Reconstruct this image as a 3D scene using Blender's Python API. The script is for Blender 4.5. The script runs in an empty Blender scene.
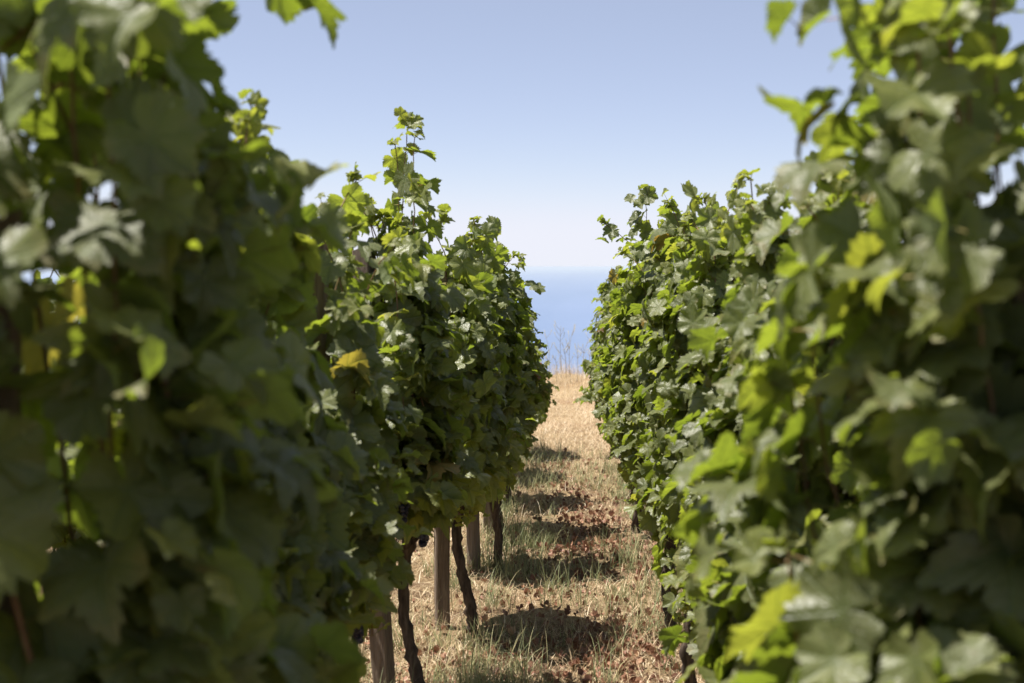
import bpy, math
import numpy as np

rng = np.random.default_rng(11)
S = bpy.context.scene
COL = S.collection
R = math.radians

# ------------------------------------------------------------------ camera
CAM_H = 1.6
cam_d = bpy.data.cameras.new('camera')
cam = bpy.data.objects.new('camera', cam_d); COL.objects.link(cam)
cam_d.lens = 50; cam_d.sensor_width = 36
cam_d.clip_start = 0.05; cam_d.clip_end = 2.0e6
cam.location = (0, 0, CAM_H)
cam.rotation_euler = (R(90 - 3.02), 0, R(2.54))
cam_d.dof.use_dof = True
cam_d.dof.focus_distance = 7.2
cam_d.dof.aperture_fstop = 4.2
S.camera = cam

# ------------------------------------------------------------------ sky and sun
SUN_EL, SUN_AZ = 69.0, -84.0          # azimuth from +Y towards +X
w = bpy.data.worlds.new('World'); S.world = w; w.use_nodes = True
nt = w.node_tree; nt.nodes.clear()
sky = nt.nodes.new('ShaderNodeTexSky'); sky.sky_type = 'NISHITA'; sky.sun_disc = False
sky.sun_elevation = R(SUN_EL); sky.sun_rotation = R(SUN_AZ)
sky.altitude = 5000; sky.air_density = 1.0; sky.dust_density = 0.5; sky.ozone_density = 5.0
bg = nt.nodes.new('ShaderNodeBackground'); bg.inputs[1].default_value = 0.053
wo = nt.nodes.new('ShaderNodeOutputWorld')
# bright summer airlight over the clear sky model
air = nt.nodes.new('ShaderNodeVectorMath'); air.operation = 'MULTIPLY_ADD'
air.inputs[1].default_value = (1.75, 1.22, 1.02); air.inputs[2].default_value = (1.95, 2.15, 2.35)
nt.links.new(sky.outputs[0], air.inputs[0]); 
# the pale band over the sea levels off instead of climbing to white
ssep = nt.nodes.new('ShaderNodeSeparateXYZ'); scom = nt.nodes.new('ShaderNodeCombineXYZ'); nt.links.new(air.outputs[0], ssep.inputs[0])
for ci, cap in enumerate((8.1, 8.3, 9.3)):
    sm = nt.nodes.new('ShaderNodeMath'); sm.operation = 'SMOOTH_MIN'; sm.inputs[1].default_value = cap; sm.inputs[2].default_value = 2.0
    nt.links.new(ssep.outputs[ci], sm.inputs[0]); nt.links.new(sm.outputs[0], scom.inputs[ci])
nt.links.new(scom.outputs[0], bg.inputs[0])
nt.links.new(bg.outputs[0], wo.inputs[0])

sd = bpy.data.lights.new('sun', 'SUN'); sun = bpy.data.objects.new('sun', sd); COL.objects.link(sun)
sd.energy = 5.0; sd.angle = R(0.53); sd.color = (1.0, 0.95, 0.87)
sv = np.array([math.sin(R(SUN_AZ)) * math.cos(R(SUN_EL)), math.cos(R(SUN_AZ)) * math.cos(R(SUN_EL)), math.sin(R(SUN_EL))])
from mathutils import Vector
sun.rotation_euler = Vector(sv).to_track_quat('Z', 'Y').to_euler()
sun.location = (-5, 2, 12)

S.view_settings.view_transform = 'Standard'; S.view_settings.look = 'None'
S.view_settings.exposure = 1.0; S.view_settings.gamma = 1.0
S.view_settings.use_curve_mapping = False
S.render.engine = 'CYCLES'
cy = S.cycles
cy.use_denoising = True
cy.max_bounces = 7; cy.diffuse_bounces = 4; cy.glossy_bounces = 2; cy.transmission_bounces = 5
cy.volume_bounces = 0; cy.caustics_reflective = False; cy.caustics_refractive = False

# ------------------------------------------------------------------ node helpers
class NT:
    def __init__(s, name):
        s.m = bpy.data.materials.new(name); s.m.use_nodes = True
        s.t = s.m.node_tree; s.t.nodes.clear()
        s.out = s.t.nodes.new('ShaderNodeOutputMaterial')
    def n(s, kind, **kw):
        x = s.t.nodes.new('ShaderNode' + kind)
        for k, v in kw.items(): setattr(x, k, v)
        return x
    def l(s, a, b): s.t.links.new(a, b)
    def put(s, sock, v):
        if isinstance(v, bpy.types.NodeSocket): s.l(v, sock)
        else: sock.default_value = v
    def math(s, op, a, b=None, c=None, clamp=False):
        x = s.n('Math', operation=op); x.use_clamp = clamp
        for i, v in enumerate((a, b, c)):
            if v is not None: s.put(x.inputs[i], v)
        return x.outputs[0]
    def mix(s, f, a, b, mode='MIX'):
        x = s.n('Mix', data_type='RGBA', blend_type=mode)
        s.put(x.inputs[0], f)
        s.put(x.inputs[6], a if isinstance(a, bpy.types.NodeSocket) else (*a, 1))
        s.put(x.inputs[7], b if isinstance(b, bpy.types.NodeSocket) else (*b, 1))
        return x.outputs[2]
    def noise(s, scale, detail=4, rough=0.55, vec=None, dim='3D', dist=0.0):
        x = s.n('TexNoise', noise_dimensions=dim)
        x.inputs['Scale'].default_value = scale; x.inputs['Detail'].default_value = detail
        x.inputs['Roughness'].default_value = rough; x.inputs['Distortion'].default_value = dist
        if vec is not None: s.l(vec, x.inputs['Vector'])
        return x.outputs[0]
    def ramp(s, f, stops):
        x = s.n('ValToRGB'); s.l(f, x.inputs[0]); e = x.color_ramp.elements
        while len(e) < len(stops): e.new(0.5)
        for i, (p, c) in enumerate(stops):
            e[i].position = p; e[i].color = (*c, 1) if len(c) == 3 else c
        return x.outputs[0]
    def sstep(s, v, a, b):
        x = s.n('MapRange', interpolation_type='SMOOTHSTEP'); s.put(x.inputs[0], v)
        x.inputs[1].default_value = a; x.inputs[2].default_value = b
        return x.outputs[0]
    def coord(s, which='Object'): return s.n('TexCoord').outputs[which]
    def mapping(s, vec, scale):
        x = s.n('Mapping'); s.l(vec, x.inputs[0]); x.inputs['Scale'].default_value = scale
        return x.outputs[0]
    def attr(s, name, out='Fac'):
        x = s.n('Attribute', attribute_name=name); return x.outputs[out]
    def bump(s, h, strength=0.5, dist=0.01):
        x = s.n('Bump'); s.l(h, x.inputs['Height']); x.inputs['Strength'].default_value = strength
        x.inputs['Distance'].default_value = dist; return x.outputs[0]
    def bsdf(s, base, rough=0.6, spec=0.5, normal=None):
        x = s.n('BsdfPrincipled'); s.put(x.inputs['Base Color'], base if isinstance(base, bpy.types.NodeSocket) else (*base, 1))
        s.put(x.inputs['Roughness'], rough); s.put(x.inputs['Specular IOR Level'], spec)
        if normal is not None: s.l(normal, x.inputs['Normal'])
        return x
    def done(s, sh): s.l(sh, s.out.inputs[0]); return s.m

# ------------------------------------------------------------------ materials
def mat_leaf():
    k = NT('vine_leaf')
    uv = k.attr('luv', 'Vector'); sep = k.n('SeparateXYZ'); k.l(uv, sep.inputs[0])
    ax = k.math('ABSOLUTE', sep.outputs[0]); y = sep.outputs[1]
    rnd = k.attr('rnd'); rn2 = k.attr('rnd2')
    vein = None
    for a, wd in ((0, .030), (50, .024), (104, .020)):
        c, s_ = math.cos(R(a)), math.sin(R(a))
        d = k.math('ABSOLUTE', k.math('SUBTRACT', k.math('MULTIPLY', ax, c), k.math('MULTIPLY', y, s_)))
        al = k.math('ADD', k.math('MULTIPLY', ax, s_), k.math('MULTIPLY', y, c))
        v = k.math('SUBTRACT', 1.0, k.sstep(d, wd * .4, wd * 1.3))
        v = k.math('MULTIPLY', v, k.sstep(al, -.02, .03))
        vein = v if vein is None else k.math('MAXIMUM', vein, v)
        # side veins running off each main vein
        q = k.math('FRACT', k.math('MULTIPLY', k.math('SUBTRACT', al, k.math('MULTIPLY', d, .8)), 5.5))
        q = k.math('ABSOLUTE', k.math('SUBTRACT', q, .5))
        sv_ = k.math('MULTIPLY', k.math('SUBTRACT', 1.0, k.sstep(q, .03, .11)), k.math('SUBTRACT', 1.0, k.sstep(d, .16, .26)))
        vein = k.math('MAXIMUM', vein, k.math('MULTIPLY', sv_, .45))
    top = k.ramp(rnd, [(0, (.050, .072, .016)), (.45, (.085, .115, .022)), (.8, (.15, .18, .032)),
                       (.93, (.18, .20, .035)), (.985, (.28, .22, .05)), (1.0, (.17, .055, .025))])
    vecn = k.coord('Object')
    n1 = k.noise(38, 4, .65, vecn)
    top = k.mix(k.math('MULTIPLY', n1, .60), top, (.31, .29, .155))            # spray dust on the blade
    top = k.mix(k.math('MULTIPLY', vein, .55), top, (.17, .22, .075))
    n2 = k.noise(140, 2, .5, vecn)
    spot = k.math('MULTIPLY', k.sstep(n2, .66, .74), k.math('GREATER_THAN', rn2, .55))
    top = k.mix(k.math('MULTIPLY', spot, .6), top, (.16, .085, .03))            # small brown blemishes
    rad = k.n('VectorMath', operation='LENGTH'); k.l(uv, rad.inputs[0])
    er = k.math('ADD', rad.outputs['Value'], k.math('MULTIPLY', k.math('SUBTRACT', n1, .5), .9))
    dry = k.math('MULTIPLY', k.sstep(er, .70, .98), k.sstep(rn2, .62, .95))
    top = k.mix(k.math('MULTIPLY', dry, .4), top, (.27, .20, .075))            # yellowed, drying margins
    under = k.mix(.5, top, (.17, .22, .11))
    geo = k.n('NewGeometry')
    base = k.mix(geo.outputs['Backfacing'], top, under)
    h = k.math('ADD', k.math('MULTIPLY', vein, -.6), k.math('MULTIPLY', k.noise(90, 3, .6, vecn), .9))
    bp = k.bump(h, .75, .004)
    rough = k.math('ADD', k.math('MULTIPLY', geo.outputs['Backfacing'], .3), k.math('ADD', k.math('MULTIPLY', rn2, .14), .36))
    b = k.bsdf(base, rough, .6, bp)
    tr = k.n('BsdfTranslucent'); k.l(bp, tr.inputs['Normal'])
    tc = k.ramp(rnd, [(0, (.21, .29, .02)), (.6, (.35, .43, .035)), (.93, (.50, .52, .05)), (1.0, (.30, .12, .03))])
    tc = k.mix(k.math('MULTIPLY', vein, .5), tc, (.10, .17, .02))
    k.l(tc, tr.inputs[0])
    mx = k.n('MixShader'); mx.inputs[0].default_value = .46
    k.l(b.outputs[0], mx.inputs[1]); k.l(tr.outputs[0], mx.inputs[2])
    return k.done(mx.outputs[0])

def mat_simple(name, cols, scale, rough=.7, bump=(.4, .01), stretch=(1, 1, 1), spec=.3, detail=6):
    k = NT(name); v = k.mapping(k.coord('Object'), stretch)
    n = k.noise(scale, detail, .62, v)
    c = k.ramp(n, cols)
    b = k.bsdf(c, rough, spec, k.bump(n, *bump))
    return k.done(b.outputs[0])

def mat_blades(name, cols, trans):
    k = NT(name); rnd = k.attr('rnd'); c = k.ramp(rnd, cols)
    b = k.bsdf(c, .55, .3); tr = k.n('BsdfTranslucent'); k.l(c, tr.inputs[0])
    mx = k.n('MixShader'); mx.inputs[0].default_value = trans
    k.l(b.outputs[0], mx.inputs[1]); k.l(tr.outputs[0], mx.inputs[2]); return k.done(mx.outputs[0])

def mat_ground():
    k = NT('ground_earth'); v = k.coord('Object')
    n0 = k.noise(.55, 5, .6, v); n1 = k.noise(3.2, 6, .65, v); n2 = k.noise(34, 6, .7, v); n3 = k.noise(150, 4, .7, v)
    st = k.mapping(v, (60, 14, 30)); n4 = k.noise(1.0, 4, .7, st, dist=1.5)
    soil = k.ramp(n2, [(.3, (.085, .052, .034)), (.5, (.17, .105, .065)), (.72, (.27, .175, .11))])
    straw = k.ramp(n4, [(.28, (.19, .125, .065)), (.48, (.42, .30, .165)), (.70, (.62, .49, .30))])
    yy = k.n('SeparateXYZ'); k.l(v, yy.inputs[0])
    far = k.sstep(yy.outputs[1], 9.0, 15.0)
    f = k.math('ADD', k.math('MULTIPLY', n1, 1.1), k.math('MULTIPLY', k.math('SUBTRACT', n3, .5), 1.4))
    f = k.math('ADD', f, k.math('MULTIPLY', far, .16))
    f = k.sstep(f, .36, .66)
    c = k.mix(f, soil, straw)
    red = k.math('MULTIPLY', k.sstep(n0, .5, .68), .45)
    c = k.mix(red, c, (.24, .10, .055))
    h = k.math('ADD', k.math('MULTIPLY', n2, .7), n3)
    b = k.bsdf(c, .9, .15, k.bump(h, .9, .03))
    return k.done(b.outputs[0])

def mat_sea():
    k = NT('sea_water'); v = k.coord('Object')
    a = k.noise(1.0, 3, .5, k.mapping(v, (.010, .004, 1))); b_ = k.noise(1.0, 3, .5, k.mapping(v, (.0012, .00018, 1)))
    c = k.mix(k.sstep(b_, .35, .65), (.10, .155, .275), (.12, .175, .305))
    b = k.bsdf(c, .35, .5, k.bump(a, .7, 8.0))
    return k.done(b.outputs[0])

def mat_wood():
    k = NT('weathered_stake_wood'); v = k.coord('Object'); oi = k.n('ObjectInfo').outputs['Random']
    g = k.noise(1.0, 6, .7, k.mapping(v, (95, 95, 5)), dist=.8); g2 = k.noise(4, 4, .6, v)
    c = k.ramp(g, [(.28, (.095, .070, .050)), (.5, (.25, .19, .14)), (.75, (.40, .33, .25))])
    c = k.mix(k.math('MULTIPLY', g2, .5), c, (.17, .10, .062))
    c = k.mix(k.math('MULTIPLY', oi, .35), c, (.22, .20, .175))
    b = k.bsdf(c, .85, .2, k.bump(g, 1.0, .014)); return k.done(b.outputs[0])

def mat_grape():
    k = NT('grape_skin'); v = k.coord('Object'); n = k.noise(60, 3, .6, v); rnd = k.attr('rnd')
    c = k.ramp(n, [(.35, (.012, .010, .028)), (.6, (.030, .032, .075)), (.8, (.085, .095, .16))])
    b = k.bsdf(c, .42, .5); return k.done(b.outputs[0])

M = dict(
    leaf=mat_leaf(), ground=mat_ground(), sea=mat_sea(), wood=mat_wood(), grape=mat_grape(),
    bark=mat_simple('vine_bark', [(.3, (.022, .016, .012)), (.5, (.075, .052, .038)), (.75, (.17, .125, .09))], 1.0, .95, (1.0, .012), (60, 60, 9)),
    cane=mat_simple('cane_bark', [(.3, (.10, .052, .026)), (.6, (.20, .115, .055)), (.8, (.17, .19, .06))], 9, .6, (.2, .003)),
    petiole=mat_simple('petiole_skin', [(.35, (.24, .11, .055)), (.6, (.22, .24, .07))], 12, .5, (.1, .002)),
    straw=mat_blades('dry_straw', [(0, (.22, .14, .078)), (.35, (.47, .34, .20)), (.75, (.70, .56, .37)), (1, (.84, .74, .56))], .25),
    green=mat_blades('green_blade', [(0, (.11, .14, .06)), (.4, (.21, .24, .11)), (.7, (.38, .37, .19)), (1, (.56, .47, .25))], .35),
    litter=mat_blades('dead_leaf', [(0, (.10, .050, .034)), (.4, (.23, .105, .066)), (.75, (.34, .185, .115)), (1, (.48, .34, .21))], .15),
    tie=mat_simple('green_tie_plastic', [(.3, (.01, .16, .11)), (.7, (.02, .24, .16))], 20, .4, (.1, .001)),
    weed=mat_blades('dry_weed_stem', [(0, (.32, .27, .15)), (1, (.55, .49, .33))], .2),
)

# ------------------------------------------------------------------ mesh helpers
def mesh(name, V, F, mats, parent=None, mi=None, attrs=None, smooth=True, loc=None):
    """V (n,3); F list of (m,k) int arrays (k may differ)"""
    V = np.asarray(V, dtype=np.float32)
    if loc is not None: V = V - np.asarray(loc, dtype=np.float32)
    Fs = F if isinstance(F, list) else [F]
    me = bpy.data.meshes.new(name)
    me.vertices.add(len(V)); me.vertices.foreach_set('co', V.ravel())
    loops = np.concatenate([f.ravel() for f in Fs]).astype(np.int32)
    tot = np.concatenate([np.full(len(f), f.shape[1]) for f in Fs]).astype(np.int32)
    st = np.concatenate([[0], np.cumsum(tot)[:-1]]).astype(np.int32)
    me.loops.add(len(loops)); me.loops.foreach_set('vertex_index', loops)
    me.polygons.add(len(tot)); me.polygons.foreach_set('loop_start', st); me.polygons.foreach_set('loop_total', tot)
    for m in (mats if isinstance(mats, list) else [mats]): me.materials.append(m)
    if mi is not None: me.polygons.foreach_set('material_index', np.asarray(mi, dtype=np.int32))
    me.polygons.foreach_set('use_smooth', np.full(len(tot), bool(smooth)))
    for k, a in (attrs or {}).items():
        a = np.asarray(a, dtype=np.float32)
        at = me.attributes.new(k, 'FLOAT_VECTOR' if a.ndim == 2 else 'FLOAT', 'POINT')
        at.data.foreach_set('vector' if a.ndim == 2 else 'value', a.ravel())
    me.update(calc_edges=True)
    o = bpy.data.objects.new(name, me); COL.objects.link(o)
    if loc is not None: o.location = loc
    if parent is not None: o.parent = parent
    return o

def tag(o, label=None, cat=None, group=None, kind=None):
    if label: o['label'] = label
    if cat: o['category'] = cat
    if group: o['group'] = group
    if kind: o['kind'] = kind
    return o

def empty(name, loc):
    o = bpy.data.objects.new(name, None); COL.objects.link(o); o.location = loc; o.empty_display_size = .2; return o

def tube(P, rad, sides=6, cap=True, squash=None):
    P = np.asarray(P, float); n = len(P); rad = np.broadcast_to(rad, (n,)) if np.ndim(rad) < 2 else rad
    T = np.gradient(P, axis=0); T /= np.linalg.norm(T, axis=1)[:, None] + 1e-9
    ref = np.array([1., 0, 0]) if abs(T[0, 0]) < .8 else np.array([0, 1., 0])
    A = np.cross(T, ref); A /= np.linalg.norm(A, axis=1)[:, None] + 1e-9; B = np.cross(T, A)
    th = np.arange(sides) * 2 * np.pi / sides
    rr = rad[:, None] if rad.ndim == 1 else rad
    V = (P[:, None] + rr[..., None] * (np.cos(th)[None, :, None] * A[:, None] + np.sin(th)[None, :, None] * B[:, None])).reshape(-1, 3)
    i = np.arange(n - 1)[:, None] * sides; j = np.arange(sides)[None]; j2 = (j + 1) % sides
    Q = np.stack([i + j, i + j2, i + sides + j2, i + sides + j], -1).reshape(-1, 4)
    Fs = [Q]
    if cap:
        Fs.append(np.arange(sides)[::-1][None] ); Fs.append((np.arange(sides) + (n - 1) * sides)[None])
    return V, Fs

def bez(P, n):
    t = np.linspace(0, 1, n)[:, None]; a, b, c, d = [np.asarray(p, float) for p in P]
    return a * (1 - t) ** 3 + 3 * b * t * (1 - t) ** 2 + 3 * c * t * t * (1 - t) + d * t ** 3

def nrm(v): return v / (np.linalg.norm(v, axis=-1, keepdims=True) + 1e-9)

# ------------------------------------------------------------------ leaf templates
def leaf_template(r, n, rings, big):
    th = np.linspace(-math.pi, math.pi, n, endpoint=False) + math.pi / n
    a = np.abs(np.degrees(th))
    j = r.uniform(.92, 1.08, 8)
    ka = [0, 27, 50, 78, 104, 130, 152, 168, 180]
    deep = r.uniform(-.10, .12)
    kr = [1.0 * j[0], .78 * j[1] - deep, .93 * j[2], .73 * j[3] - deep * .7, .82 * j[4], .70 * j[5], .66 * j[6], .46, .06]
    o = np.interp(a, ka, kr)
    # round the lobes a little, then cut teeth
    o = o + .03 * np.cos(np.radians(a) * 7)
    tooth = (a / (9.2 if big else 13.)) % 1.0
    o = o + (.15 if big else .12) * (1 - np.abs(tooth - .4) * 2) * np.clip((172 - a) / 40, 0, 1)
    o *= 1 + r.normal(0, .02, n)
    V = [[0, 0]]
    for f in rings:
        V += list(np.stack([np.sin(th) * o * f, np.cos(th) * o * f], -1))
    V = np.array(V); rr = np.hypot(V[:, 0], V[:, 1]); an = np.abs(np.degrees(np.arctan2(V[:, 0], V[:, 1])))
    z = -r.uniform(-.12, .42) * rr ** 2 + r.uniform(-.2, 1.5) * np.abs(V[:, 0]) * .6
    bulge = np.minimum.reduce([np.abs(an - q) for q in (0, 50, 104)]) / 27.
    z += r.uniform(.05, .13) * np.clip(bulge, 0, 1) * rr
    ph = r.uniform(0, 6.28, 3); k = np.radians(np.degrees(np.arctan2(V[:, 0], V[:, 1])))
    z += r.uniform(.08, .2) * rr ** 2 * np.sin(3 * k + ph[0]) + r.uniform(.04, .11) * rr ** 3 * np.sin(7 * k + ph[1])
    if r.random() < .45: z -= .5 * np.clip(V[:, 1] - .3, 0, 1) ** 2 * r.uniform(.3, 1)
    if r.random() < .35: z += r.choice([-1, 1]) * .6 * np.clip(V[:, 0] * r.choice([-1, 1]) - .25, 0, 1) ** 1.5
    V3 = np.column_stack([V, z])
    i = np.arange(n); i2 = (i + 1) % n
    tri = [np.column_stack([np.zeros(n, int), 1 + i2, 1 + i])]
    for q in range(len(rings) - 1):
        b0 = 1 + q * n; b1 = b0 + n
        tri.append(np.column_stack([b0 + i, b0 + i2, b1 + i2])); tri.append(np.column_stack([b0 + i, b1 + i2, b1 + i]))
    return V3, np.vstack(tri), V

lr = np.random.default_rng(5)
LEAF_HI = [leaf_template(lr, 72, (.3, .62, .85, 1.0), True) for _ in range(8)]
LEAF_MID = [leaf_template(lr, 72, (.42, .8, 1.0), True) for _ in range(10)]
LEAF_LO = [leaf_template(lr, 32, (.5, 1.0), False) for _ in range(6)]

def stamp(templates, pos, X, Y, Z, s, r, rnd):
    """copies of leaf templates -> V, F, luv, rnd, rnd2"""
    Vs, Fs, U, A, B = [], [], [], [], []; off = 0
    pick = r.integers(0, len(templates), len(pos))
    for t, (V3, F, uv) in enumerate(templates):
        k = np.where(pick == t)[0]
        if not len(k): continue
        m, n = len(k), len(V3)
        W = (V3[None, :, 0:1] * X[k][:, None] + V3[None, :, 1:2] * Y[k][:, None] + V3[None, :, 2:3] * Z[k][:, None]) * s[k][:, None, None] + pos[k][:, None]
        Vs.append(W.reshape(-1, 3)); Fs.append((F[None] + (np.arange(m) * n)[:, None, None] + off).reshape(-1, 3))
        U.append(np.tile(np.column_stack([uv, np.zeros(n)]), (m, 1)))
        A.append(np.repeat(rnd[k], n)); B.append(np.repeat(r.random(m), n)); off += m * n
    return np.vstack(Vs), np.vstack(Fs), np.vstack(U), np.concatenate(A), np.concatenate(B)

def prisms(P0, P1, w):
    """thin three-sided stalks"""
    d = nrm(P1 - P0); a = nrm(np.cross(d, np.array([.3, .2, .93]))); b = np.cross(d, a)
    th = np.array([0, 2.094, 4.189]); off = np.cos(th)[None, :, None] * a[:, None] + np.sin(th)[None, :, None] * b[:, None]
    V = np.concatenate([P0[:, None] + off * w, P1[:, None] + off * w * .7], 1).reshape(-1, 3)
    q = np.array([[0, 1, 4, 3], [1, 2, 5, 4], [2, 0, 3, 5]])
    return V, (q[None] + (np.arange(len(P0)) * 6)[:, None, None]).reshape(-1, 4)

# berry template
def ico(sub=1):
    t = (1 + 5 ** .5) / 2
    v = [(-1, t, 0), (1, t, 0), (-1, -t, 0), (1, -t, 0), (0, -1, t), (0, 1, t), (0, -1, -t), (0, 1, -t), (t, 0, -1), (t, 0, 1), (-t, 0, -1), (-t, 0, 1)]
    f = [(0, 11, 5), (0, 5, 1), (0, 1, 7), (0, 7, 10), (0, 10, 11), (1, 5, 9), (5, 11, 4), (11, 10, 2), (10, 7, 6), (7, 1, 8), (3, 9, 4), (3, 4, 2), (3, 2, 6), (3, 6, 8), (3, 8, 9), (4, 9, 5), (2, 4, 11), (6, 2, 10), (8, 6, 7), (9, 8, 1)]
    v = [np.array(p) / np.linalg.norm(p) for p in v]
    for _ in range(sub):
        g, c = [], {}
        def mid(a, b):
            k = (min(a, b), max(a, b))
            if k not in c: m = v[a] + v[b]; v.append(m / np.linalg.norm(m)); c[k] = len(v) - 1
            return c[k]
        for a, b, d in f:
            x, y, z = mid(a, b), mid(b, d), mid(d, a); g += [(a, x, z), (b, y, x), (d, z, y), (x, y, z)]
        f = g
    return np.array(v), np.array(f)
ICO = ico(1)

def terrain(x, y):
    z = .018 * np.sin(x * 2.1 + .7 * y) + .02 * np.sin(.9 * y + 1.3) + .012 * np.sin(4.1 * x - 1.7 * y)
    z = z * np.clip(1.2 - np.abs(y - 8) / 60, 0, 1)
    e = np.clip(y - (19.6 + .35 * np.sin(x * .8) + .25 * np.sin(x * 2.3 + 1)), 0, None)
    z = z - e * e / (e + 6.0) * .62
    z = z + .05 * np.exp(-((y - 20) / 2.0) ** 2) * (np.sin(x * 3.1 + y) + .6 * np.sin(x * 7.3 - 2 * y))
    z = z - 1.2 * np.clip(np.abs(x) - 3200, 0, None)
    return z

# ------------------------------------------------------------------ ground, sea, haze
def axis(lo, hi, fine_lo, fine_hi, step, grow=1.22):
    a = list(np.arange(fine_lo, fine_hi, step)); s = step
    while a[-1] < hi: s *= grow; a.append(a[-1] + s)
    s = step
    while a[0] > lo: s *= grow; a.insert(0, a[0] - s)
    return np.array(a)
gx = axis(-4000, 4000, -4, 4, .08); gy = axis(-1500, 620, 3, 24, .08)
X_, Y_ = np.meshgrid(gx, gy, indexing='ij')
Z_ = terrain(X_, Y_)
fineband = (np.abs(X_) < 4) & (Y_ > 2) & (Y_ < 24)
Z_ = Z_ + np.where(fineband, rng.normal(0, .006, Z_.shape), 0)
nx, ny = X_.shape; idx = np.arange(nx * ny).reshape(nx, ny)
Fg = np.stack([idx[:-1, :-1], idx[1:, :-1], idx[1:, 1:], idx[:-1, 1:]], -1).reshape(-1, 4)
tag(mesh('ground', np.stack([X_, Y_, Z_], -1).reshape(-1, 3), Fg, M['ground']), kind='structure')
SEA_Z = -250.0; SR = 400000.0
tag(mesh('sea', [(-SR, -20000, SEA_Z), (SR, -20000, SEA_Z), (SR, SR, SEA_Z), (-SR, SR, SEA_Z)], np.array([[0, 1, 2, 3]]), M['sea'], smooth=False), kind='structure')

HAZE = 1.0 / 42000.0
if HAZE:
    k = NT('haze_air'); pv = k.n('VolumePrincipled')
    pv.inputs['Color'].default_value = (.78, .88, 1.0, 1); pv.inputs['Density'].default_value = HAZE
    pv.inputs['Anisotropy'].default_value = .1
    k.l(pv.outputs[0], k.out.inputs['Volume'])
    a, b, z0, z1 = SR + 500, -21000, -1650.0, 3.4
    z0 = -2500.0
    V = [(-a, b, z0), (a, b, z0), (a, a, z0), (-a, a, z0), (-a, b, z1), (a, b, z1), (a, a, z1), (-a, a, z1)]
    F = np.array([[3, 2, 1, 0], [4, 5, 6, 7], [0, 1, 5, 4], [1, 2, 6, 5], [2, 3, 7, 6], [3, 0, 4, 7]])
    tag(mesh('haze', V, F, k.m, smooth=False), kind='stuff', label='pale blue sea haze hanging in the air', cat='haze')

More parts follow.
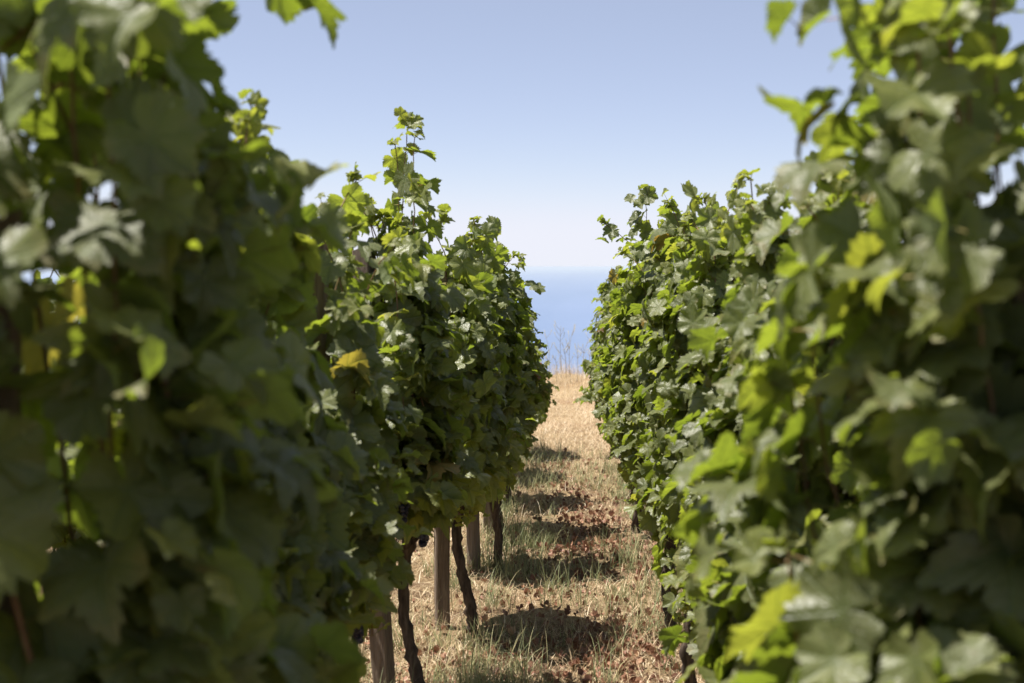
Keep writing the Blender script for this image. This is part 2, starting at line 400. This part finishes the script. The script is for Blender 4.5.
# ------------------------------------------------------------------ a grapevine
def grow_vine(cx, cy_, label, group, seed, zt=1.85, zb=.5, rx=.17, ry=.20, zh=.62, n_up=13, n_hang=9, lod='mid',
              extra=(), bunches=4, size=1.0, tx=.07, stake_lean=(0, 0), step=.077, skirt=0, sx=None):
    r = np.random.default_rng(seed)
    g0 = float(terrain(np.array(cx), np.array(cy_)))
    root = empty('grapevine', (cx, cy_, g0)); tag(root, label, 'grapevine', group)
    C = np.array([cx, cy_, g0]); L = lambda P: np.asarray(P) - C
    # trunk: bent, knobbly, beside its stake
    n = 34; t = np.linspace(0, 1, n)
    tp = np.column_stack([cx + tx * r.uniform(.75, 1.2) + .035 * np.sin(t * r.uniform(3, 5.5) + r.uniform(0, 6.28)) + r.normal(0, .003, n),
                          cy_ - .05 + .04 * np.sin(t * 3.3 + r.uniform(0, 6)), g0 - .06 + t * (zh + .06)])
    rad = (.025 - .006 * t + .010 * np.exp(-((t - 1) / .1) ** 2) + .008 * np.exp(-(t / .12) ** 2))[:, None] * (1 + r.normal(0, .10, (1, 9)) + r.normal(0, .15, (n, 9)))
    V, F = tube(tp, rad, 9); mesh('trunk', L(V), F, M['bark'], root)
    head = tp[-1]
    for q in range(3):                                   # short arms
        az = r.uniform(0, 6.28); e = head + np.array([math.cos(az) * .10, math.sin(az) * .17, r.uniform(.06, .16)])
        P = bez([head - [0, 0, .02], head + (e - head) * .3 + [0, 0, -.01], e - [0, 0, .06], e], 7)
        V, F = tube(P, np.linspace(.018, .011, 7)[:, None] * (1 + r.normal(0, .1, (7, 7))), 7); mesh('arm', L(V), F, M['bark'], root)
    shoots = []
    for i in range(n_up):
        az = 6.283 * (i + r.uniform(-.4, .4)) / n_up; out = np.array([math.cos(az) * rx, math.sin(az) * ry * .62, 0])
        s0 = head + out * .35 + [0, 0, r.uniform(0, .1)]
        k = r.uniform(.25, 1.05); top = g0 + zt * r.uniform(.86, 1.0) - .06 * k
        tip = np.array([cx, cy_, 0]) + out * k + [0, 0, top]
        P = bez([s0, s0 + out * 1.2 + [0, 0, .33 * (top - s0[2])], tip - out * r.uniform(-.3, .4) - [0, 0, .35 * (top - s0[2])], tip], 26)
        shoots.append((P + np.cumsum(r.normal(0, .004, P.shape), 0), .0048, 1.0))
    for i in range(n_hang):
        az = 6.283 * (i + r.uniform(-.5, .5)) / n_hang; out = np.array([math.cos(az) * rx, math.sin(az) * ry, 0])
        h0 = r.uniform(zh + .05, zh + (zt - zh) * .72); low = max(zb + r.uniform(0, .25), h0 - r.uniform(.35, .75))
        s0 = np.array([cx, cy_, g0 + h0]) + out * r.uniform(.1, .6)
        P = bez([s0, s0 + out * .9 + [0, 0, .16], s0 + out * 1.3 + [0, 0, .05], np.array([cx, cy_, g0 + low]) + out * r.uniform(1.2, 1.6)], 18)
        shoots.append((P + np.cumsum(r.normal(0, .004, P.shape), 0), .0036, .9))
    for i in range(skirt):                               # low shoots sprawling towards the ground
        sg = (1 if cx < 0 else -1); out = np.array([sg * rx * r.uniform(-.2, .9), ry * r.uniform(-1.2, 1.2), 0])
        s0 = head + [0, 0, r.uniform(0, .2)]
        P = bez([s0, s0 + out * .9 + [0, 0, .12], s0 + out * 1.4 - [0, 0, .05], np.array([cx, cy_, g0 + zb * r.uniform(.8, 1.5)]) + out * 1.2], 14)
        shoots.append((P, .0036, .95))
    for (tx_, ty_, tz_, bow) in extra:
        tip = np.array([tx_, ty_, g0 + tz_]); s0 = head + [0, 0, .05]
        P = bez([s0, s0 + [0, 0, .5], tip + [bow, 0, -.5], tip], 34)
        shoots.append((P + np.cumsum(r.normal(0, .003, P.shape), 0), .0042, 1.0))
    for (P, rad0, sc) in shoots[:n_up]:                  # growing tips nod over
        b = r.normal(0, .05, 3) * [1, 1, .5]; f = np.clip((np.linspace(0, 1, len(P)) - .75) / .25, 0, 1)[:, None]; P += b * f ** 2 * 1.6
    pos, Nn, Tt, sz, st0, rn = [], [], [], [], [], []
    def leaves_on(P, step, scale, taper):
        d = np.r_[0, np.cumsum(np.linalg.norm(np.diff(P, axis=0), axis=1))]
        for j, s in enumerate(np.arange(step * .6, d[-1], step)):
            q = np.array([np.interp(s, d, P[:, c]) for c in range(3)]); f = s / d[-1]
            ax = q - np.array([cx, cy_, q[2]]); ax[1] *= .75
            o = nrm(ax + np.array([r.normal(0, .06), r.normal(0, .10), 0]))
            side = nrm(np.array([-o[1], o[0], 0])) * (1 if j % 2 else -1)
            pd = nrm(o * r.uniform(.4, 1) + side * r.uniform(.2, .9) + [0, 0, r.uniform(-.15, .6)])
            b = q + pd * r.uniform(.03, .10) * scale * (1 - .5 * f)
            if b[2] < g0 + .10: continue
            nn = nrm(o * r.uniform(.25, 1.0) + side * r.uniform(-.1, .5) + np.array([0, 0, r.uniform(.0, 1.0)]) + sv * .35 + r.normal(0, .42, 3))
            tt = o * r.uniform(.0, .8) + side * r.uniform(-.3, .6) + np.array([0, 0, -r.uniform(.2, 1.2)]) + r.normal(0, .35, 3)
            if f > .9: tt = tt + [0, 0, .9]
            tt = nrm(tt - nn * np.dot(tt, nn))
            s_ = scale * size * (.085 - taper * .042 * f ** 1.6) * r.uniform(.62, 1.32)
            pos.append(b); Nn.append(nn); Tt.append(tt); sz.append(s_); st0.append(q)
            yl = r.random(); young = np.clip((f - .75) * .8, 0, .3)
            v = r.beta(2.2, 2.6) * .85 + young
            if yl < .022: v = r.uniform(.9, .99)
            if yl < .003: v = 1.0
            rn.append(v if yl < .022 else min(v, .90))
    for (P, rad0, sc) in shoots:
        V, F = tube(P, np.linspace(rad0, rad0 * .4, len(P)), 5); mesh('cane', L(V), F, M['cane'], root)
        leaves_on(P, step, sc, .8)
        for q in range(4):                               # cluster of young leaves at the tip
            b = P[-1] + r.normal(0, .016, 3) + [0, 0, .008]; nn = nrm(r.normal(0, .6, 3) + sv); tt = r.normal(0, .6, 3) + [0, 0, .5]; tt = nrm(tt - nn * np.dot(tt, nn))
            pos.append(b); Nn.append(nn); Tt.append(tt); sz.append(size * r.uniform(.016, .036)); st0.append(P[-1]); rn.append(r.uniform(.6, .92))
        for q in range(r.integers(3, 6)):                # side shoots: leaves only, on a thin stalk
            i = r.integers(3, len(P) - 2); ax = P[i] - np.array([cx, cy_, P[i][2]])
            o = nrm(ax + r.normal(0, .05, 3) * [1, 1, 0]); ln = r.uniform(.08, .20)
            pp = np.array([P[i], P[i] + o * ln * .5 + [0, 0, .05], P[i] + o * ln + [0, 0, r.uniform(-.06, .08)]])
            leaves_on(pp, .045, .66, .5)
    pos, Nn, Tt, sz, st0, rn = map(np.array, (pos, Nn, Tt, sz, st0, rn))
    X = np.cross(Tt, Nn)
    tem = {'hi': LEAF_HI, 'mid': LEAF_MID, 'lo': LEAF_LO}[lod]
    V, F, uv, A, B = stamp(tem, pos, X, Tt, Nn, sz, r, rn)
    V2, F2 = prisms(st0, pos, .0013)
    n0 = len(V)
    mesh('foliage', L(np.vstack([V, V2])), [F, F2 + n0], [M['leaf'], M['petiole']], root,
         mi=np.r_[np.zeros(len(F)), np.ones(len(F2))],
         attrs={'luv': np.vstack([uv, np.zeros((len(V2), 3))]), 'rnd': np.r_[A, np.zeros(len(V2))], 'rnd2': np.r_[B, np.zeros(len(V2))]})
    for q in range(bunches):
        side = 1 if cx < 0 else -1
        az = (0 if side > 0 else math.pi) + r.uniform(-1.3, 1.3)
        c = np.array([cx + math.cos(az) * (rx + .02), cy_ + math.sin(az) * ry, g0 + zh + r.uniform(.02, .28)])
        m = 64; f = r.uniform(0, 1, m); rr = .034 * (1 - f * .75) * np.sqrt(r.uniform(.35, 1, m)); th = r.uniform(0, 6.28, m)
        Q = np.column_stack([rr * np.cos(th), rr * np.sin(th), -f * .125]) + c
        Vb = (ICO[0][None] * r.uniform(.0078, .0095, m)[:, None, None] + Q[:, None]).reshape(-1, 3)
        Fb = (ICO[1][None] + (np.arange(m) * len(ICO[0]))[:, None, None]).reshape(-1, 3)
        V3, F3 = tube(np.array([c + [0, 0, .07], c + [.003, 0, .03], c - [0, 0, .06]]), .002, 4, cap=False)
        bo = mesh('grape_bunch', L(Vb), Fb, M['grape'], root)
        mesh('stalk', L(V3), F3, M['petiole'], bo)
    return root

def stake(x, y, label, seed, h=1.7, wd=.036, lean=(0, 0), tie=None, group='wooden stakes holding up the vines', round_=False):
    r = np.random.default_rng(seed); g0 = float(terrain(np.array(x), np.array(y)))
    n = 26; t = np.linspace(-.08, 1, n) * h; yaw = r.uniform(-.35, .35)
    sides = 12
    if round_:
        th = np.arange(sides) * 2 * np.pi / sides; sec = np.column_stack([np.cos(th), np.sin(th)])
    else:
        s = np.array([-.8, 0, .8]); b = 1.0
        sec = np.array([(-1, -.82), (-.82, -1), (0, -1), (.82, -1), (1, -.82), (1, 0), (1, .82), (.82, 1), (0, 1), (-.82, 1), (-1, .82), (-1, 0)], float)
    cs, sn = math.cos(yaw), math.sin(yaw); sec = sec @ np.array([[cs, sn], [-sn, cs]])
    wv = wd * (1 + .05 * np.sin(t * 5 + r.uniform(0, 6)))[:, None, None] * (1 + r.normal(0, .018, (1, sides, 1)) + r.normal(0, .012, (n, sides, 1)))
    V = np.empty((n, sides, 3)); V[..., :2] = sec[None] * wv
    V[..., 0] += (lean[0] * t / h + .008 * np.sin(t * 3 + r.uniform(0, 6)))[:, None]; V[..., 1] += (lean[1] * t / h)[:, None]
    V[..., 2] = t[:, None] + r.normal(0, .002, (n, sides)); V[-1, :, 2] += sec[:, 0] * .01
    i = np.arange(n - 1)[:, None] * sides; j = np.arange(sides)[None]; j2 = (j + 1) % sides
    Q = np.stack([i + j, i + j2, i + sides + j2, i + sides + j], -1).reshape(-1, 4)
    o = mesh('wooden_stake', V.reshape(-1, 3), [Q, (np.arange(sides) + (n - 1) * sides)[None]], M['wood'], smooth=False)
    o.location = (x, y, g0); tag(o, label, 'stake', group)
    if tie:
        tz = tie; c = np.array([lean[0] * tz / h, lean[1] * tz / h, tz]); a = np.linspace(0, 2 * math.pi, 20)
        P = np.column_stack([c[0] + np.cos(a) * wd * 1.55, c[1] + np.sin(a) * wd * 1.55, c[2] + .006 * np.sin(a * 2)])
        V, F = tube(P, .0045, 6, cap=False); mesh('tie', V, F, M['tie'], o)
        P = bez([P[14], P[14] + [.01, -.02, -.01], P[14] + [.03, -.03, -.02], P[14] + [.045, -.02, -.05]], 8)
        V, F = tube(P, .003, 5); mesh('tie_tail', V, F, M['tie'], o)
    return o

ORD = ['nearest', 'second', 'third', 'fourth', 'fifth', 'sixth', 'seventh', 'eighth', 'ninth', 'tenth', 'last']
# left row: x, y, settings
LEFT = [
    (-.72, .60, dict(zt=2.05, zb=.5, lod='hi', rx=0.10, step=.10), 'out of focus grapevine nearest the camera, at the left border'),
    (-.68, 1.70, dict(zt=2.28, zb=.35, lod='hi', rx=0.13, n_up=12, n_hang=8, step=.092, extra=[(-.50, 1.75, 2.0, .02), (-.47, 1.8, 1.9, .03), (-.52, 1.6, 2.08, .02), (-.5, 1.9, 2.15, .0)]), 'blurred dark grapevine filling the left foreground, leaves up past the frame'),
    (-.72, 2.85, dict(zt=1.95, zb=.35, lod='hi', rx=0.10, n_hang=8, step=.092), 'soft grapevine just behind the dark left foreground one, third from the camera'),
    (-.72, 3.95, dict(zt=1.87, zb=.45, rx=0.10, n_hang=9, n_up=11, step=.084), 'grapevine just left of the one with the tallest shoot, bright green top against the sky'),
    (-.66, 5.05, dict(zt=1.90, zb=.55, rx=0.10, n_hang=9, n_up=11, step=.084, extra=[(-.59, 5.05, 2.07, -.05), (-.55, 5.0, 2.03, -.03), (-.64, 5.1, 2.02, 0)]), 'grapevine with the tallest shoot rising above the left row into the sky'),
    (-.55, 6.15, dict(zt=1.80, zb=.50, rx=0.09, n_hang=9, n_up=11, step=.084), 'grapevine with a bowed dark trunk right of its brown stake'),
    (-.52, 7.45, dict(zt=1.84, zb=.36, rx=0.10, n_hang=9, n_up=11, step=.084), 'rounded grapevine with dark grapes over a pale stake in the left row'),
    (-.50, 8.50, dict(zt=1.80, zb=.20, rx=0.09, n_hang=10), 'grapevine just past the one over the pale stake, left row'),
    (-.57, 9.60, dict(zt=1.48, zb=.20, rx=0.08, n_hang=9), 'ninth grapevine of the left row, two before its low end vine'),
    (-.63, 10.75, dict(zt=1.15, zb=.15, rx=0.07, n_hang=9), 'grapevine just before the low end vine of the left row'),
    (-.50, 11.95, dict(zt=1.02, zb=.15, zh=.40, rx=0.08, n_hang=9), 'low end grapevine of the left row beside the blue sea'),
]
RIGHT = [
    (.66, .75, dict(zt=2.0, zb=.4, lod='hi', rx=0.10), 'out of focus grapevine nearest the camera, at the right border'),
    (.56, 1.78, dict(zt=1.98, zb=.30, lod='hi', rx=0.13, n_up=10, n_hang=12, extra=[(.37, 1.75, 1.95, .05), (.38, 1.66, 1.88, .06), (.30, 1.85, 1.60, .02), (.27, 1.9, 1.42, .03), (.27, 1.7, 1.22, .04), (.29, 1.95, 1.05, .0), (.40, 1.75, 1.93, .08), (.37, 1.62, 1.84, .10), (.46, 1.85, 2.06, .05), (.60, 1.7, 2.15, .02), (.55, 1.9, 2.12, .02)]), 'blurred grapevine filling the right foreground, big pale leaves leaning over the path'),
    (.58, 2.90, dict(zt=1.94, zb=.30, lod='hi', rx=0.12, n_hang=10), 'soft grapevine behind the right foreground one, its top against the sky'),
    (.54, 4.00, dict(zt=1.92, zb=.22, rx=0.06, n_hang=10), 'fourth grapevine of the right row, where its leafy top stands highest against the sky'),
    (.50, 5.10, dict(zt=1.90, zb=.15, rx=0.07, n_hang=10), 'fifth grapevine of the right row, below the sloping top'),
    (.50, 6.20, dict(zt=1.87, zb=.12, rx=0.07, n_hang=9), 'grapevine of the right row with a dark trunk foot showing in the straw'),
    (.50, 7.40, dict(zt=1.86, zb=.18, rx=0.09, n_hang=9), 'seventh grapevine of the right row, just beyond the one with the visible trunk foot'),
    (.46, 8.50, dict(zt=1.84, zb=.15, rx=0.10, n_hang=9, extra=[(.40, 8.4, 2.02, .03)]), 'eighth grapevine of the right row, its top shoots nodding over the sea'),
    (.46, 9.65, dict(zt=1.62, zb=.15, rx=0.12, n_hang=9), 'grapevine with leaves down to the straw, third from the right row end'),
    (.44, 10.80, dict(zt=1.60, zb=.15, rx=0.14, n_hang=9), 'last but one grapevine of the right row'),
    (.42, 11.95, dict(zt=1.60, zb=.12, rx=0.14, n_hang=9), 'end grapevine of the right row, its edge standing against the sea'),
]
for k, (x, y, kw, lab) in enumerate(LEFT):
    grow_vine(x, y, lab, 'grapevines in the row left of the path', 100 + k, size=.92 if k > 6 else 1.05, skirt=[0, 0, 0, 0, 1, 2, 5, 6, 6, 6, 3][k], **kw)
for k, (x, y, kw, lab) in enumerate(RIGHT):
    grow_vine(x, y, lab, 'grapevines in the row right of the path', 300 + k, **dict(dict(tx=-.06, skirt=4, size=.95 if k > 6 else 1.0), **kw))

def word(k, side):
    return ['nearest stake', 'second stake', 'third stake', 'fourth stake', 'fifth stake', 'sixth stake', 'seventh stake', 'eighth stake', 'ninth stake', 'tenth stake', 'last stake'][k]
LSP = {3: dict(tie=.50, lean=(.02, 0), wd=.032), 4: dict(lean=(-.08, 0), wd=.031), 5: dict(lean=(-.02, 0), wd=.031), 6: dict(wd=.036, round_=True)}
LLAB = {3: 'brown wooden stake with a green plastic tie near its foot', 4: 'pale square wooden stake with a straight dark trunk beside it',
        5: 'reddish brown wooden stake beside the bowed dark trunk', 6: 'short pale rounded stake under the dark grapes, in straw grass'}
for k, (x, y, kw, lab) in enumerate(LEFT):
    stake(x - .02, y, LLAB.get(k, f'weathered wooden {word(k, 0)} from the camera inside the left row'), 500 + k, h=min(1.65, kw['zt'] - .2), **LSP.get(k, dict(wd=.030)))
RLAB = {8: 'slim dark stake at the lower edge of the right row above the straw'}
for k, (x, y, kw, lab) in enumerate(RIGHT):
    stake(x + .02, y, RLAB.get(k, f'weathered wooden {word(k, 1)} from the camera inside the right row'), 600 + k, h=min(1.65, kw['zt'] - .2), wd=.034, lean=(-.03, 0))

# rows behind, seen through the gaps
for side, x0 in (('left', -1.75), ('right', 1.62)):
    for k in range(9):
        y = 2.2 + 1.12 * k
        grow_vine(x0 + rng.uniform(-.05, .05), y, f'grapevine {ORD[k]} from the camera in the row behind the {side} one',
                  f'grapevines in the rows behind, glimpsed through the leaves', 700 + k + (50 if side == 'right' else 0),
                  zt=1.75, zb=.4, rx=.18, lod='lo', bunches=0, n_up=10, n_hang=9)

# ------------------------------------------------------------------ grass, straw and litter
def patch(x, y, sc, seed):
    r = np.random.default_rng(seed); v = 0
    for q in range(5):
        a = r.uniform(0, 6.28); f = sc * (1.7 ** q) * .6; v = v + np.sin((x * math.cos(a) + y * math.sin(a)) * f + r.uniform(0, 6)) / (1 + q * .5)
    return v
def blades(name, n, xr, yr, hl, wl, lie, matk, seed, keep=None, label='', rbias=0, segs=3, pts=None, cat=None, near=True):
    r = np.random.default_rng(seed)
    if pts is None:
        x = r.uniform(*xr, n)
        if near: u = r.random(n); y = yr[0] * (yr[1] / yr[0]) ** u
        else: y = r.uniform(*yr, n)
    else: x, y = pts
    if keep is not None:
        m = keep(x, y, r); x, y = x[m], y[m]
    n = len(x); z = terrain(x, y) - .004
    az = r.uniform(0, 6.28, n); d = np.column_stack([np.cos(az), np.sin(az)])
    h = r.uniform(*hl, n) * r.uniform(.6, 1.2, n); ln = np.clip(r.normal(lie, .28, n), 0, 1.45)     # lie: angle from upright
    w = r.uniform(*wl, n); t = np.linspace(0, 1, segs + 1)
    ang = ln[:, None] * (.35 + .65 * t[None]) + t[None] ** 2 * r.uniform(0, .8, n)[:, None]
    ds = h[:, None] / segs
    hx = np.cumsum(np.sin(ang) * ds, 1) - np.sin(ang[:, :1]) * ds; hz = np.cumsum(np.cos(ang) * ds, 1) - np.cos(ang[:, :1]) * ds
    hz = np.maximum(hz, -.002 + .006 * r.random((n, 1)))
    P = np.stack([x[:, None] + d[:, :1] * hx, y[:, None] + d[:, 1:] * hx, z[:, None] + hz + .004], -1)
    pw = np.stack([-d[:, 1], d[:, 0], np.zeros(n)], -1)[:, None] * (w[:, None] * (1 - t[None] ** 1.5 * .92))[..., None]
    V = np.stack([P - pw, P + pw], 2).reshape(-1, 3)
    q = np.array([[2 * i, 2 * i + 1, 2 * i + 3, 2 * i + 2] for i in range(segs)])
    F = (q[None] + (np.arange(n) * 2 * (segs + 1))[:, None, None]).reshape(-1, 4)
    rn = np.clip(r.beta(2, 2, n) + rbias, 0, 1)
    o = mesh(name, V, F, M[matk], attrs={'rnd': np.repeat(rn, 2 * (segs + 1))}, smooth=False)
    tag(o, label, cat or 'grass', kind='stuff'); return o

def row_gap(x, y): return np.exp(-((x + .45) / .22) ** 2) + np.exp(-((x - .45) / .18) ** 2)
blades('dry_grass', 150000, (-1.5, 1.5), (3.9, 24), (.03, .13), (.0011, .0026), 1.25, 'straw', 1,
       keep=lambda x, y, r: r.random(len(x)) < np.clip(.50 + .25 * patch(x, y, 2.6, 4) + .12 * (y > 11), .12, 1), label='flattened dry straw grass covering the path', segs=2)
blades('standing_dry_grass', 26000, (-2.2, 2.2), (3.8, 22), (.06, .16), (.0011, .0021), .75, 'straw', 2,
       keep=lambda x, y, r: r.random(len(x)) < np.clip(.18 + .3 * patch(x, y, 2.8, 8) + .45 * row_gap(x, y), .03, 1), label='thin standing straw among the vine feet and on the path', segs=3)
blades('crest_grass', 9000, (-6, 6), (18.6, 21.0), (.10, .30), (.0016, .003), .35, 'straw', 6, near=False,
       label='pale dry grass fringe on the far edge of the terrace', segs=3, rbias=.15)
# green tufts
tr = np.random.default_rng(77); tx_, ty_ = [], []
for q in range(900):
    x = tr.choice([tr.normal(-.38, .16), tr.uniform(-.5, .5), tr.normal(.33, .12), tr.uniform(-2, 2)], p=[.42, .22, .16, .20]); y = 4.2 * (12.5 / 4.2) ** tr.random()
    if tr.random() > .50 + .35 * math.sin(x * 3 + y * 1.9): continue
    m = tr.integers(10, 34); s = tr.uniform(.02, .06)
    tx_ += list(tr.normal(x, s, m)); ty_ += list(tr.normal(y, s, m))
blades('green_grass', 0, None, None, (.07, .22), (.0011, .0023), .62, 'green', 9, pts=(np.array(tx_), np.array(ty_)), label='sparse green grass tufts at the vine feet and on the path', segs=4)
# dead leaves
r = np.random.default_rng(21); lx, ly = [], []
for (px, py, sx, sy, m) in [(.22, 5.95, .20, .25, 420), (.05, 7.9, .22, .25, 260), (.12, 8.7, .15, .25, 200), (-.1, 5.5, .3, .2, 220), (-.5, 5.4, .2, .3, 160), (.28, 7.6, .1, .3, 120),
                            (-.15, 11.3, .2, .25, 140), (.1, 9.6, .25, .4, 180), (-.75, 4.8, .2, .3, 150), (0, 10.4, .3, .4, 120), (0, 6.6, .35, .5, 170), (-.2, 7.2, .3, .6, 120), (-1.2, 5, .4, 2, 160), (1.1, 5, .4, 2, 120)]:
    m = int(m * .85); lx += list(r.normal(px, sx, m)); ly += list(r.normal(py, sy, m))
lx, ly = np.array(lx), np.array(ly); n = len(lx)
nn = nrm(r.normal(0, .45, (n, 3)) + [0, 0, 1]); az = r.uniform(0, 6.28, n); tt = np.column_stack([np.cos(az), np.sin(az), np.zeros(n)]); tt = nrm(tt - nn * (tt * nn).sum(1)[:, None])
cr = []
for _ in range(6):
    V3, F, uv = leaf_template(r, 18, (.5, 1.0), False); V3 = V3.copy(); V3[:, 2] += 1.5 * (V3[:, 0] ** 2) + .5 * np.abs(V3[:, 1]) ** 2 * r.choice([-1, 1]); cr.append((V3, F, uv))
V, F, uv, A, B = stamp(cr, np.column_stack([lx, ly, terrain(lx, ly) + r.uniform(.004, .03, n)]), np.cross(tt, nn), tt, nn, r.uniform(.007, .023, n), r, r.beta(2, 2.2, n))
tag(mesh('dead_leaves', V, F, M['litter'], attrs={'rnd': A}), 'reddish brown dead vine leaves scattered on the straw', 'leaf litter', kind='stuff')

# weeds against the sea on the terrace edge
r = np.random.default_rng(31)
for q, (px, hh) in enumerate([(549, .62), (556, .40), (561, .75), (566, .5), (571, .82), (577, .55), (583, .62), (541, .5), (590, .5)]):
    y = 19.7 + r.uniform(-.3, .3); x = (px - 575) / 1422 * y; g = float(terrain(np.array(x), np.array(y)))
    Vs, Fs, off = [], [], 0
    P = bez([(0, 0, -.02), (r.normal(0, .02), 0, hh * .4), (r.normal(0, .04), 0, hh * .7), (r.normal(0, .07), r.normal(0, .05), hh)], 10)
    V, F = tube(P, np.linspace(.0045, .0018, 10), 5); Vs.append(V); Fs += [f for f in F]; off = len(V)
    for b in range(r.integers(5, 10)):
        i = r.integers(3, 9); az = r.uniform(0, 6.28); l = hh * r.uniform(.10, .22)
        B_ = np.array([P[i], P[i] + [math.cos(az) * l * .5, math.sin(az) * l * .5, l * .5], P[i] + [math.cos(az) * l * .7, math.sin(az) * l * .7, l]])
        V, F = tube(B_, [.0022, .002, .0045], 4); Vs.append(V); Fs += [f + off for f in F]; off += len(V)
    V = np.vstack(Vs)
    where = ['just left of the gap centre', 'short, beside the left end vine', 'tall, left of centre', 'short, at the gap centre', 'tallest, at the gap centre', 'right of the tallest one', 'beside the right end vine', 'half hidden by the left end vine', 'half hidden by the right end vine'][q]
    o = mesh('dry_weed', V, Fs, M['weed'], attrs={'rnd': np.full(len(V), r.random())}); o.location = (x, y, g)
    tag(o, f'thin dry weed on the terrace edge, {where}', 'weed', 'dry weeds on the terrace edge')
